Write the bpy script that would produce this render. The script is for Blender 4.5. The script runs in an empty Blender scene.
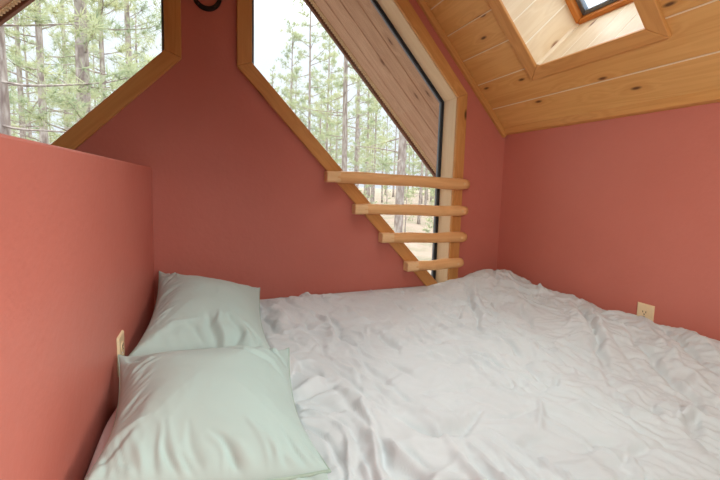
import bpy, bmesh, math, random
import numpy as np
from mathutils import Vector, Matrix, Euler
scene = bpy.context.scene
COL = scene.collection
CAMZ = 0.92                      # eye height above the loft floor
D = 1.92                         # gable wall, inner face
XR = 1.76                        # knee wall, inner face
TS = 1.05                        # roof pitch (rise over run)
SQ = math.sqrt(1 + TS * TS)
rnd = random.Random(7)

# ------------------------------------------------------------------ helpers
class MB:
    """collects polygons, each vertex with a wood/cloth coordinate 'wc'"""
    def __init__(self): self.v, self.w, self.f, self.mi = [], [], [], []
    def add(self, vs, fs, ws=None, mi=0):
        n = len(self.v)
        self.v += [tuple(p) for p in vs]
        self.w += [tuple(p) for p in (ws if ws is not None else vs)]
        for f in fs:
            self.f.append(tuple(i + n for i in f)); self.mi.append(mi)
    def prism(self, poly, ext, al, ac, mi=0, off=None):
        """polygon (3d points) extruded by ext; wood runs along al, across ac"""
        poly = [Vector(p) for p in poly]; ext = Vector(ext)
        al = Vector(al).normalized(); ac = Vector(ac).normalized(); th = al.cross(ac)
        if off is None: off = (rnd.uniform(0, 40), rnd.uniform(0, 40), rnd.uniform(0, 40))
        o = Vector(off)
        n = len(poly)
        nrm = Vector((0, 0, 0))
        for i in range(n): nrm += poly[i].cross(poly[(i + 1) % n])
        if nrm.dot(ext) > 0: poly = poly[::-1]
        vs = poly + [p + ext for p in poly]
        ws = [Vector((p.dot(al), p.dot(ac), p.dot(th))) + o for p in vs]
        fs = [tuple(range(n)), tuple(range(2 * n - 1, n - 1, -1))]
        fs += [((i + 1) % n, i, i + n, (i + 1) % n + n) for i in range(n)]
        self.add(vs, fs, ws, mi)
    def box(self, a, b, al=(1, 0, 0), mi=0):
        (x0, y0, z0), (x1, y1, z1) = a, b
        al = Vector(al); ac = Vector((0, 0, 1)) if abs(al.z) < .5 else Vector((1, 0, 0))
        self.prism([(x0, y0, z0), (x1, y0, z0), (x1, y1, z0), (x0, y1, z0)], (0, 0, z1 - z0), al, ac, mi)
    def tube(self, pts, rads, n=12, mi=0, flat=None):
        off = Vector((rnd.uniform(0, 40), rnd.uniform(0, 40), rnd.uniform(0, 40)))
        pts = [Vector(p) for p in pts]; vs = []; ws = []; L = 0
        for k, p in enumerate(pts):
            d = (pts[min(k + 1, len(pts) - 1)] - pts[max(k - 1, 0)]).normalized()
            ref = Vector((0, 0, 1)) if abs(d.z) < .9 else Vector((1, 0, 0))
            a = d.cross(ref).normalized(); b = a.cross(d).normalized()
            if k: L += (p - pts[k - 1]).length
            for i in range(n):
                t = 2 * math.pi * i / n; r = rads[k]
                q = a * math.cos(t) * r + b * math.sin(t) * r
                vs.append(p + q); ws.append(off + Vector((L, q.dot(b), q.dot(a))))
        fs = []
        for k in range(len(pts) - 1):
            for i in range(n):
                j = (i + 1) % n
                fs.append((k * n + i, k * n + j, (k + 1) * n + j, (k + 1) * n + i))
        fs.append(tuple(range(n))[::-1]); m = (len(pts) - 1) * n
        fs.append(tuple(m + i for i in range(n)))
        self.add(vs, fs, ws, mi)
    def build(self, name, mats, parent=None, smooth=False, bevel=0, kind=None):
        me = bpy.data.meshes.new(name)
        me.from_pydata(self.v, [], self.f)
        at = me.attributes.new('wc', 'FLOAT_VECTOR', 'POINT')
        at.data.foreach_set('vector', np.array(self.w, dtype=np.float32).ravel())
        mats = mats if isinstance(mats, (list, tuple)) else [mats]
        for m in mats: me.materials.append(m)
        if len(mats) > 1: me.polygons.foreach_set('material_index', self.mi)
        bm = bmesh.new(); bm.from_mesh(me); bmesh.ops.recalc_face_normals(bm, faces=bm.faces); bm.to_mesh(me); bm.free()
        if smooth: me.polygons.foreach_set('use_smooth', [True] * len(me.polygons))
        o = bpy.data.objects.new(name, me); COL.objects.link(o)
        if parent: o.parent = parent
        if bevel:
            b = o.modifiers.new('bevel', 'BEVEL'); b.width = bevel; b.segments = 2; b.limit_method = 'ANGLE'; b.angle_limit = .7
        if kind: o['kind'] = kind
        return o

def empty(name, loc=(0, 0, 0), parent=None, kind=None):
    o = bpy.data.objects.new(name, None); COL.objects.link(o); o.location = loc
    o.empty_display_size = .1
    if parent: o.parent = parent
    if kind: o['kind'] = kind
    return o
def tag(o, label, cat, group=None, kind=None):
    o['label'] = label; o['category'] = cat
    if group: o['group'] = group
    if kind: o['kind'] = kind
    return o

# ------------------------------------------------------------------ materials
def lin(r, g, b):
    f = lambda c: (c / 255 / 12.92) if c / 255 <= .04045 else ((c / 255 + .055) / 1.055) ** 2.4
    return (f(r), f(g), f(b), 1)
class NT:
    def __init__(self, name):
        self.m = bpy.data.materials.new(name); self.m.use_nodes = True
        self.t = self.m.node_tree; self.t.nodes.clear()
        self.out = self.n('ShaderNodeOutputMaterial')
    def n(self, typ, **kw):
        x = self.t.nodes.new(typ)
        for k, v in kw.items():
            if k in x.inputs: x.inputs[k].default_value = v
            else: setattr(x, k, v)
        return x
    def l(self, a, b): self.t.links.new(a, b)
    def math(self, op, a, b=None, clamp=False):
        x = self.n('ShaderNodeMath', operation=op, use_clamp=clamp)
        for i, q in enumerate((a, b)):
            if q is None: continue
            if isinstance(q, (int, float)): x.inputs[i].default_value = q
            else: self.l(q, x.inputs[i])
        return x.outputs[0]
    def mix(self, fac, a, b, blend='MIX'):
        x = self.n('ShaderNodeMix', data_type='RGBA', blend_type=blend)
        for s, q in ((x.inputs[0], fac), (x.inputs[6], a), (x.inputs[7], b)):
            if isinstance(q, (int, float, tuple)): s.default_value = q
            else: self.l(q, s)
        return x.outputs[2]
    def ramp(self, fac, stops):
        x = self.n('ShaderNodeValToRGB'); e = x.color_ramp.elements
        while len(e) < len(stops): e.new(.5)
        for q, (p, c) in zip(e, stops): q.position = p; q.color = c if isinstance(c, tuple) else (c, c, c, 1)
        self.l(fac, x.inputs[0]); return x.outputs[0]
    def noise(self, vec, scale, detail=4, rough=.55, dist=0):
        x = self.n('ShaderNodeTexNoise'); x.inputs['Scale'].default_value = scale; x.inputs['Detail'].default_value = detail
        x.inputs['Roughness'].default_value = rough; x.inputs['Distortion'].default_value = dist
        self.l(vec, x.inputs['Vector']); return x.outputs['Fac']
    def scale(self, vec, s):
        x = self.n('ShaderNodeVectorMath', operation='MULTIPLY'); x.inputs[1].default_value = s
        self.l(vec, x.inputs[0]); return x.outputs[0]
    def wc(self): return self.n('ShaderNodeAttribute', attribute_name='wc').outputs['Vector']
    def obj(self): return self.n('ShaderNodeTexCoord').outputs['Object']
    def finish(self, col, rough=.6, bump=None, bs=.2, bd=.01, spec=.35, **kw):
        p = self.n('ShaderNodeBsdfPrincipled')
        if isinstance(col, tuple): p.inputs['Base Color'].default_value = col
        else: self.l(col, p.inputs['Base Color'])
        if isinstance(rough, (int, float)): p.inputs['Roughness'].default_value = rough
        else: self.l(rough, p.inputs['Roughness'])
        p.inputs['Specular IOR Level'].default_value = spec
        for k, v in kw.items(): p.inputs[k.replace('_', ' ')].default_value = v
        if bump is not None:
            b = self.n('ShaderNodeBump'); b.inputs['Strength'].default_value = bs; b.inputs['Distance'].default_value = bd
            self.l(bump, b.inputs['Height']); self.l(b.outputs[0], p.inputs['Normal'])
        self.l(p.outputs[0], self.out.inputs[0]); return self.m

def paint(name, c, c2):
    t = NT(name); v = t.obj()
    a = t.noise(v, 2.2, 5, .6); fine = t.noise(v, 55, 3, .5); lump = t.noise(v, 16, 3, .5)
    col = t.mix(t.ramp(a, [(.3, 0.), (.7, 1.)]), c, c2)
    h = t.math('ADD', fine, t.math('MULTIPLY', lump, 1.4))
    return t.finish(col, .46, h, .22, .004, .45)
def wood(name, light, dark, knot, knots=1.0, rough=.42, grain=1.0, kscale=3.2):
    """long-grained pine or cedar: streaks along wc.x, knots with a dark heart"""
    t = NT(name); w = t.wc()
    kv = t.scale(w, (kscale * .62, kscale * 1.75, 0))
    vo = t.n('ShaderNodeTexVoronoi', feature='F1', voronoi_dimensions='2D'); vo.inputs['Scale'].default_value = 1.0; vo.inputs['Randomness'].default_value = 1
    t.l(kv, vo.inputs['Vector']); d = vo.outputs['Distance']
    sep = t.n('ShaderNodeSeparateColor'); t.l(vo.outputs['Color'], sep.inputs[0])
    near = t.ramp(d, [(.0, 1.), (.30, 0.)])
    # rings bend round the knots
    wav = t.math('ADD', t.noise(t.scale(w, (1.1, 16, 16)), 1.0, 3, .55, .3), t.math('MULTIPLY', near, .35))
    rings = t.math('SINE', t.math('MULTIPLY', wav, 34.0))
    fine = t.noise(t.scale(w, (5, 160, 160)), 1.0, 3, .6)
    tone = t.noise(t.scale(w, (.5, 5, 5)), 1.0, 3, .6)
    g = t.math('ADD', t.math('MULTIPLY', t.math('MULTIPLY_ADD', rings, .5), .17 * grain), t.math('ADD', t.math('MULTIPLY', fine, .25 * grain), t.math('MULTIPLY', tone, .75)))
    col = t.mix(t.ramp(g, [(.30, 0.), (.95, 1.)]), light, dark)
    keep = t.math('GREATER_THAN', sep.outputs[0], 1 - .55 * knots)
    halo = t.math('MULTIPLY', t.ramp(d, [(.04, 1.), (.22, 0.)]), keep)
    heart = t.math('MULTIPLY', t.ramp(d, [(.028, 1.), (.078, 0.)]), keep)
    col = t.mix(t.math('MULTIPLY', halo, .65), col, dark)
    col = t.mix(t.math('MULTIPLY', heart, .85), col, knot)
    return t.finish(col, rough, t.math('ADD', fine, t.math('MULTIPLY', rings, .3)), .12, .002, .35)
def plain(name, c, rough=.5, spec=.4, metal=0., nz=0, ns=20, bs=.1):
    t = NT(name); v = t.obj(); n = t.noise(v, ns, 4, .6)
    col = t.mix(t.math('MULTIPLY', n, nz), c, tuple(x * .6 for x in c[:3]) + (1,))
    return t.finish(col, rough, n, bs, .002, spec, Metallic=metal)
def cloth(name, c, c2, weave=900, bs=.12, rough=.85, crk=0.0):
    t = NT(name); v = t.obj()
    n = t.noise(v, weave, 2, .5); big = t.noise(v, 3, 4, .6); mid = t.noise(v, 38, 5, .65, 1.2)
    col = t.mix(t.ramp(big, [(.35, 0.), (.7, 1.)]), c, c2)
    h = t.math('ADD', t.math('MULTIPLY', n, .15), t.math('MULTIPLY', mid, crk))
    m = t.finish(col, rough, h, bs, .006, .15, Sheen_Weight=.15, Sheen_Roughness=.5)
    return m

WALL = paint('terracotta_paint', lin(203, 120, 105), lin(197, 114, 99))
CEDAR = wood('cedar_trim', lin(224, 166, 100), lin(192, 130, 70), lin(62, 32, 18), .6)
CEIL = wood('ceiling_pine', lin(232, 180, 112), lin(206, 146, 80), lin(66, 30, 18), 1.25, .38, 1.0, 4.6)
JAMB = wood('pale_pine', lin(244, 224, 194), lin(226, 196, 156), lin(130, 84, 52), .5, .5, .7)
SHAFT = wood('shaft_pine', lin(238, 222, 196), lin(214, 188, 152), lin(134, 88, 58), .9, .5, .8)
LOG = wood('log_pine', lin(242, 192, 134), lin(216, 156, 98), lin(90, 48, 26), .5, .45, .9)
LOGEND = wood('log_end_pine', lin(244, 206, 156), lin(222, 172, 118), lin(110, 66, 36), .2, .5, .8)
BAREPINE = wood('bare_pine', lin(250, 242, 226), lin(240, 226, 204), lin(200, 170, 130), .0, .6, .4)
SASH = wood('sash_pine', lin(226, 150, 76), lin(196, 116, 52), lin(80, 40, 20), .2, .35)
SOFFIT = wood('soffit_cedar', lin(196, 164, 138), lin(150, 116, 92), lin(92, 62, 44), .7, .7)
FASCIA = wood('fascia_cedar', lin(122, 84, 66), lin(86, 56, 44), lin(40, 25, 20), .3, .7)
BEAD = plain('drip_edge', lin(214, 192, 152), .6, nz=.3, ns=60)
GASKET = plain('window_gasket', lin(34, 40, 48), .4, nz=.3)
ALU = plain('window_aluminium', lin(120, 130, 142), .4, metal=.6)
IRON = plain('old_iron', lin(54, 42, 38), .6, metal=.5, nz=.8, ns=40, bs=.5)
IVORY = plain('ivory_plastic', lin(236, 212, 172), .35, nz=.05)
SLOT = plain('outlet_slot', lin(70, 52, 38), .6)
STEEL = plain('steel', lin(200, 198, 190), .3, metal=.9)
WHITE = cloth('white_linen', lin(210, 214, 214), lin(203, 206, 206), crk=.55, bs=.22)
SHEET = cloth('fitted_sheet_cloth', lin(240, 214, 208), lin(232, 204, 198), crk=.2)
SAGE = cloth('sage_cotton', lin(184, 202, 195), lin(178, 196, 189), crk=.16, bs=.15, rough=.7)
SAGEHEM = cloth('sage_hem', lin(170, 188, 172), lin(160, 180, 164), crk=.1, bs=.1, rough=.75)
CARPET = plain('loft_carpet', lin(168, 120, 84), .9, nz=.6, ns=120, bs=.6)
EXTWALL = wood('siding', lin(150, 112, 84), lin(110, 80, 60), lin(60, 40, 30), .5, .7)
def glass_mat():
    t = NT('pane_glass')
    tr = t.n('ShaderNodeBsdfTransparent'); tr.inputs[0].default_value = (.96, .98, .98, 1)
    gl = t.n('ShaderNodeBsdfGlossy'); gl.inputs['Roughness'].default_value = .02
    fr = t.n('ShaderNodeFresnel'); fr.inputs[0].default_value = 1.35
    mx = t.n('ShaderNodeMixShader'); t.l(t.math('MULTIPLY', fr.outputs[0], .6), mx.inputs[0]); t.l(tr.outputs[0], mx.inputs[1]); t.l(gl.outputs[0], mx.inputs[2])
    t.l(mx.outputs[0], t.out.inputs[0]); return t.m
GLASS = glass_mat()
def bark():
    t = NT('pine_bark'); v = t.obj(); w = t.scale(v, (7, 7, 2.2))
    vo = t.n('ShaderNodeTexVoronoi', feature='F1'); vo.inputs['Scale'].default_value = 1.6; t.l(w, vo.inputs['Vector'])
    n = t.noise(w, 2.0, 5, .6)
    col = t.mix(t.ramp(n, [(.35, 0.), (.65, 1.)]), lin(186, 178, 172), lin(144, 132, 126))
    col = t.mix(t.ramp(vo.outputs['Distance'], [(.4, 0.), (.8, .6)]), col, lin(110, 92, 88))
    return t.finish(col, .9, vo.outputs['Distance'], .6, .04, .1)
BARK = bark()
def needles(name, a, b):
    t = NT(name); v = t.obj(); n = t.noise(v, 1.3, 3, .6)
    col = t.mix(t.ramp(n, [(.35, 0.), (.65, 1.)]), a, b)
    d = t.n('ShaderNodeBsdfDiffuse'); tl = t.n('ShaderNodeBsdfTranslucent'); t.l(col, d.inputs[0]); t.l(col, tl.inputs[0])
    mx = t.n('ShaderNodeMixShader'); mx.inputs[0].default_value = .45; t.l(d.outputs[0], mx.inputs[1]); t.l(tl.outputs[0], mx.inputs[2])
    t.l(mx.outputs[0], t.out.inputs[0]); return t.m
NEEDLE = needles('pine_needles', lin(196, 198, 158), lin(160, 174, 146))
def ground_mat():
    t = NT('forest_floor'); v = t.obj(); n = t.noise(v, .5, 6, .65); m = t.noise(v, 6, 4, .6)
    col = t.mix(t.ramp(n, [(.35, 0.), (.65, 1.)]), lin(158, 140, 130), lin(122, 120, 102))
    col = t.mix(t.math('MULTIPLY', m, .4), col, lin(120, 100, 84))
    return t.finish(col, .95, m, .5, .05, .1)
GROUND = ground_mat()

# ------------------------------------------------------------------ the room shell
Z = lambda z: z + CAMZ
RIDGE = Z(2.205)
def roofz(x): return RIDGE - TS * abs(x)
OPEN = [(.182, Z(.568)), (1.375, Z(-.676)), (1.375, Z(.5425)), (.182, Z(1.795))]   # right gable window, wall opening
mirror = lambda P: [(-x, z) for x, z in P][::-1]
WO = .19                                                   # wall thickness
YG = D + .135                                               # glass plane
def wall_gable():
    x0 = -2.0; kz = roofz(XR) + .05
    m = MB()
    def slab(poly): m.prism([(x, D, z) for x, z in poly], (0, WO, 0), (1, 0, 0), (0, 0, 1), off=(0, 0, 0))
    def sl(x): return roofz(x) + .06
    slab([(-.182, -.02), (.182, -.02), (.182, sl(.182)), (0, sl(0)), (-.182, sl(.182))])
    for s in (1, -1):
        q = lambda P: P if s > 0 else [(-x, z) for x, z in P]
        slab(q([(.182, -.02), (1.375, -.02), (1.375, Z(-.676)), (.182, Z(.568))]))
        slab(q([(.182, Z(1.795)), (1.375, Z(.5425)), (1.375, sl(1.375)), (.182, sl(.182))]))
        slab(q([(1.375, -.02), (XR + .2, -.02), (XR + .2, sl(XR + .2)), (1.375, sl(1.375))]))
    return m.build('wall_back', [WALL], kind='structure')
wall_gable()
def prism_obj(name, poly, ext, mat, al=(1, 0, 0), ac=(0, 0, 1), **kw):
    m = MB(); m.prism(poly, ext, al, ac); return m.build(name, mat, **kw)
YB = -3.2
wall_top = roofz(XR) + .05
m = MB(); m.box((XR, YB, -.02), (XR + .15, D, wall_top)); m.build('wall_right', WALL, kind='structure')
m = MB(); m.box((-XR - .15, YB, -.02), (-XR, D, wall_top)); m.build('wall_left', WALL, kind='structure')
m = MB(); m.box((-XR - .15, YB - .15, -.12), (XR + .15, YB, RIDGE + .3)); m.build('wall_front', JAMB, kind='structure')
PX = -.247
m = MB(); m.box((PX - .11, YB, 0), (PX, D, Z(.054))); m.build('wall_partition', WALL, kind='structure', bevel=.006)
m = MB(); m.box((-XR - .15, YB, -.12), (XR + .15, D + WO, 0)); m.build('floor', CARPET, kind='structure')

# sloped ceiling, built of tongue-and-groove boards with a small V between them
ed = Vector((-1, 0, TS)) / SQ                               # up the slope (right-hand roof)
en = Vector((TS, 0, 1)) / SQ                                # outward normal
E0 = Vector((XR, 0, roofz(XR)))
def rp(sd, y, up=0.0): return E0 + ed * sd + en * up + Vector((0, y, 0))
SKY0, SKY1, SKYA, SKYB = .362, 1.22, .955, 1.456             # skylight opening: slope range, y range
def ceiling_right():
    m = MB(); edges = [-.06, .19, .368, .538, .708]
    while edges[-1] < 2.35: edges.append(edges[-1] + .172)
    smax = XR * SQ + .02
    for a, b in zip(edges[:-1], edges[1:]):
        b = min(b, smax)
        if b - a < .02: continue
        spans = [(YB, D)]
        cuts = [(a, b)]
        if b > SKY0 - .03 and a < SKY1 + .03:
            cuts = []
            if a < SKY0 - .03: cuts.append((a, SKY0 - .03, True))
            cuts.append((max(a, SKY0 - .03), min(b, SKY1 + .03), False))
            if b > SKY1 + .03: cuts.append((SKY1 + .03, b, True))
        else: cuts = [(a, b, True)]
        off = (rnd.uniform(0, 40), rnd.uniform(0, 40), rnd.uniform(0, 40))
        for c0, c1, full in cuts:
            for y0, y1 in ([(YB, D)] if full else [(YB, SKYA - .03), (SKYB + .03, D)]):
                g0 = .005 if c0 == a else 0; g1 = .005 if c1 == b else 0
                prof = [(c0, .0045 if g0 else 0), (c0 + g0, 0), (c1 - g1, 0), (c1, .0045 if g1 else 0), (c1, .022), (c0, .022)]
                P = []
                for q in prof:
                    pt = rp(q[0], y0, q[1])
                    if not P or (pt - P[-1]).length > 1e-5: P.append(pt)
                m.prism(P, (0, y1 - y0, 0), (0, 1, 0), ed, off=off)
                if g1: m.prism([rp(c1 - .006, y0, .0012), rp(c1 + .0015, y0, .0012), rp(c1 + .0015, y0, .006), rp(c1 - .006, y0, .006)], (0, y1 - y0, 0), (0, 1, 0), ed, 1)
    return m.build('ceiling', [CEIL, JAMB], kind='structure')
ceiling_right()
m = MB()
for k in range(14):
    a, b = k * .18 - .06, min((k + 1) * .18 - .06, XR * SQ)
    if b <= a: continue
    mx = lambda p: Vector((-p.x, p.y, p.z))
    m.prism([mx(rp(a, YB)), mx(rp(b - .004, YB)), mx(rp(b - .004, YB, .022)), mx(rp(a, YB, .022))], (0, D - YB, 0), (0, 1, 0), Vector((1, 0, TS)))
m.build('ceiling_left', CEIL, kind='structure')
# roof deck above the boards keeps daylight out
def deck(sgn):
    m = MB(); f = lambda p: Vector((sgn * p.x, p.y, p.z))
    s1 = XR * SQ + .25
    for (a, b, y0, y1) in ([(-.75, SKY0 - .024, YB, D + WO), (SKY1 + .024, s1, YB, D + WO), (SKY0 - .024, SKY1 + .024, YB, SKYA - .024), (SKY0 - .024, SKY1 + .024, SKYB + .024, D + WO)] if sgn > 0 else [(-.75, s1, YB, D + WO)]):
        m.prism([f(rp(a, y0, .03)), f(rp(b, y0, .03)), f(rp(b, y0, .34)), f(rp(a, y0, .34))], (0, y1 - y0, 0), (0, 1, 0), ed)
    return m.build('roof_right' if sgn > 0 else 'roof_left', FASCIA, kind='structure')
deck(1); deck(-1)
# trims where the ceiling meets the walls
m = MB(); m.prism([(XR - .026, YB, Z(.354)), (XR, YB, Z(.346)), (XR, YB, Z(.405)), (XR - .034, YB, Z(.392))], (0, D - .02 - YB, 0), (0, 1, 0), (0, 0, 1))
m.build('trim_eave', CEDAR, kind='structure', bevel=.004)
def gable_trim(sgn):
    m = MB(); f = lambda p: Vector((sgn * p.x, p.y, p.z))
    P = [rp(-.005, D - .024, -.036), rp(XR * SQ - .03, D - .024, -.036), rp(XR * SQ - .03, D - .024, .0), rp(-.005, D - .024, .0)]
    m.prism([f(p) for p in P], (0, .024, 0), f(ed), f(en)); return m.build('trim_gable_right' if sgn > 0 else 'trim_gable_left', CEDAR, kind='structure', bevel=.004)
gable_trim(1); gable_trim(-1)

# ------------------------------------------------------------------ windows
def offset_poly(P, d):
    """offset a counter-clockwise convex polygon outwards by d"""
    n = len(P); L = []
    for i in range(n):
        a, b = Vector(P[i]), Vector(P[(i + 1) % n]); t = (b - a).normalized(); nn = Vector((t.y, -t.x))
        L.append((a + nn * d, t))
    out = []
    for i in range(n):
        (p, u), (q, v) = L[i - 1], L[i]
        den = u.x * v.y - u.y * v.x; w = q - p
        k = (w.x * v.y - w.y * v.x) / den
        out.append(p + u * k)
    return [(p.x, p.y) for p in out]
def ring(m, Pi, Po, y0, y1, sides=None, deep=False):
    n = len(Pi)
    for i in range(n):
        if sides and i not in sides: continue
        j = (i + 1) % n
        a, b = Vector((Pi[i][0], 0, Pi[i][1])), Vector((Pi[j][0], 0, Pi[j][1]))
        P = [(Pi[i][0], y0, Pi[i][1]), (Pi[j][0], y0, Pi[j][1]), (Po[j][0], y0, Po[j][1]), (Po[i][0], y0, Po[i][1])]
        m.prism(P, (0, y1 - y0, 0), b - a, (0, 1, 0) if deep else (b - a).cross(Vector((0, 1, 0))))
def window(name, P):
    root = empty(name, (sum(p[0] for p in P) / 4, D, 0), kind='structure')
    inv = Matrix.Translation(-Vector(root.location))
    def fin(m, nm, mat, par=root, bevel=0):
        m.v = [tuple(inv @ Vector(v)) for v in m.v]; return m.build(nm, mat, par, bevel=bevel)
    ref = P
    for i in range(4):                                       # four mitred casing boards
        m = MB(); ring(m, offset_poly(ref, -.004), offset_poly(ref, .064), D - .019, D, {i}); fin(m, 'casing', CEDAR, bevel=.004)
    for i in range(4):
        m = MB(); ring(m, offset_poly(ref, -.006), offset_poly(ref, .012), D + .0005, YG + .03, {i}, True); fin(m, 'jamb', JAMB, bevel=.002)
    m = MB(); ring(m, offset_poly(ref, -.020), offset_poly(ref, -.0065), YG - .012, YG + .012); fin(m, 'gasket', GASKET)
    m = MB(); ring(m, offset_poly(ref, -.028), offset_poly(ref, -.0205), YG - .006, YG + .010); fin(m, 'glazing_bead', ALU)
    m = MB(); Q = offset_poly(ref, -.024); m.prism([(x, YG - .002, z) for x, z in Q], (0, .004, 0), (1, 0, 0), (0, 0, 1)); fin(m, 'pane', GLASS)
    return root
window('window_1', mirror(OPEN)); window('window_2', OPEN)

# ------------------------------------------------------------------ skylight
def skylight():
    root = empty('window_3', tuple(rp((SKY0 + SKY1) / 2, (SKYA + SKYB) / 2)), kind='structure')
    o = Vector(root.location)
    def fin(m, nm, mat, bevel=0, par=root):
        m.v = [tuple(Vector(v) - o) for v in m.v]; return m.build(nm, mat, par, bevel=bevel)
    c = .064; T = -.017
    R0 = [(SKY0, SKYA), (SKY0, SKYB), (SKY1, SKYB), (SKY1, SKYA)]
    R1 = [(SKY0 - c, SKYA - c), (SKY0 - c, SKYB + c), (SKY1 + c, SKYB + c), (SKY1 + c, SKYA - c)]
    for i in range(4):
        j = (i + 1) % 4; m = MB(); P = [rp(*R0[i], T), rp(*R0[j], T), rp(*R1[j], T), rp(*R1[i], T)]
        m.prism(P, en * -T, rp(*R0[j]) - rp(*R0[i]), en.cross(rp(*R0[j]) - rp(*R0[i]))); fin(m, 'casing', CEDAR, .004)
    DEP = .345
    # four faces of the shaft, each of boards running up through the roof with grooves between
    for i in range(4):
        j = (i + 1) % 4; a, b = Vector(rp(*R0[i])), Vector(rp(*R0[j])); L = (b - a).length; t = (b - a) / L
        outw = en.cross(t); cen = rp((SKY0 + SKY1) / 2, (SKYA + SKYB) / 2)
        if outw.dot((a + b) / 2 - cen) < 0: outw = -outw
        n = max(2, round(L / .125)); m = MB()
        for k in range(n):
            p, q = a + t * (L * k / n), a + t * (L * (k + 1) / n); g = t * .004
            if k == 0: p = p - t * .018
            if k == n - 1: q = q + t * .018
            P = [p + outw * .010, p + g + outw * .004, q - g + outw * .004, q + outw * .010, q + outw * .02, p + outw * .02]
            m.prism([x + en * -.0005 for x in P], en * (DEP + .0005), en, t)
            if k < n - 1: m.prism([q - t * .003 + outw * .0048, q + t * .003 + outw * .0048, q + t * .003 + outw * .012, q - t * .003 + outw * .012], en * DEP, en, t, 1)
        fin(m, 'shaft_side', [SHAFT, BAREPINE])
        m = MB(); inw = -outw; c0 = a + outw * .006 - t * .006
        m.prism([c0, c0 + t * .016, c0 + t * .016 + inw * .004, c0 + t * .010 + inw * .012, c0 + t * .004 + inw * .016, c0 + inw * .016], en * DEP, en, t); fin(m, 'corner_bead', SHAFT, .002)
    # sash at the top of the shaft
    s = .020
    R2 = [(SKY0 + s, SKYA + s), (SKY0 + s, SKYB - s), (SKY1 - s, SKYB - s), (SKY1 - s, SKYA + s)]
    R3 = [(SKY0 - .015, SKYA - .015), (SKY0 - .015, SKYB + .015), (SKY1 + .015, SKYB + .015), (SKY1 + .015, SKYA - .015)]
    for i in range(4):
        j = (i + 1) % 4; m = MB(); P = [rp(*R2[i], DEP), rp(*R2[j], DEP), rp(*R3[j], DEP), rp(*R3[i], DEP)]
        m.prism(P, en * .06, rp(*R2[j]) - rp(*R2[i]), en.cross(rp(*R2[j]) - rp(*R2[i]))); fin(m, 'sash', SASH, .006)
    s2 = .042
    R4 = [(SKY0 + s2, SKYA + s2), (SKY0 + s2, SKYB - s2), (SKY1 - s2, SKYB - s2), (SKY1 - s2, SKYA + s2)]
    m = MB()
    for i in range(4):
        j = (i + 1) % 4; P = [rp(*R4[i], DEP + .03), rp(*R4[j], DEP + .03), rp(*R2[j], DEP + .03), rp(*R2[i], DEP + .03)]
        m.prism(P, en * .03, rp(*R2[j]) - rp(*R2[i]), en)
    fin(m, 'gasket', ALU, .003)
    m = MB(); m.prism([rp(*q, DEP + .045) for q in R2], en * .004, ed, (0, 1, 0)); fin(m, 'pane', GLASS)
    m = MB(); y = 1.14
    m.tube([rp(SKY0 + .03, y - .05, DEP - .004), rp(SKY0 + .06, y, DEP - .022), rp(SKY0 + .10, y + .06, DEP - .03), rp(SKY0 + .115, y + .085, DEP - .03)], [.008, .009, .008, .006], 10)
    m.tube([rp(SKY0 + .035, y - .045, DEP + .004), rp(SKY0 + .035, y - .045, DEP - .02)], [.016, .014], 12)
    fin(m, 'handle', STEEL)
skylight()

# ------------------------------------------------------------------ roof overhang outside the gable
def overhang(sgn):
    nm = 'roof_overhang'
    root = empty(nm, (sgn * .9, D + WO, roofz(.9)), kind='structure'); o = Vector(root.location)
    f = lambda p: Vector((sgn * p.x, p.y, p.z))
    def fin(m, n, mat, bevel=0, smooth=False): m.v = [tuple(Vector(v) - o) for v in m.v]; return m.build(n, mat, root, bevel=bevel, smooth=smooth)
    y0, y1 = D + WO, 3.0; s0, s1 = -.75, XR * SQ + .0; nb = 5; wd = (y1 - y0) / nb; m = MB()
    for k in range(nb):
        a, b = y0 + wd * k, y0 + wd * (k + 1)
        P = [rp(s0, a, .008), rp(s0, a + .008, 0), rp(s0, b - .008, 0), rp(s0, b, .008), rp(s0, b, .03), rp(s0, a, .03)]
        m.prism([f(p) for p in P], f(ed) * (s1 - s0), f(ed), (0, 1, 0))
    fin(m, 'soffit_board', SOFFIT)
    m = MB(); m.prism([f(rp(s0, y1 + .012, -.03)), f(rp(s0, y1 + .05, -.03)), f(rp(s0, y1 + .05, .2)), f(rp(s0, y1 + .012, .2))], f(ed) * (s1 - s0), f(ed), f(en)); fin(m, 'fascia_board', FASCIA, .004)
    m = MB(); L = s1 - s0; n = int(L / .022)
    m.prism([f(rp(s0, y1 - .030, -.006)), f(rp(s0, y1 + .0115, -.006)), f(rp(s0, y1 + .0115, .0)), f(rp(s0, y1 - .030, .0))], f(ed) * L, f(ed), f(en))
    for k in range(n):
        q = s0 + L * (k + .5) / n
        m.tube([f(rp(q, y1 - .022, -.007)), f(rp(q, y1 - .008, -.015)), f(rp(q, y1 + .008, -.007))], [.004, .008, .004], 6)
    fin(m, 'beaded_strip', BEAD)
overhang(1); overhang(-1)

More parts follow.
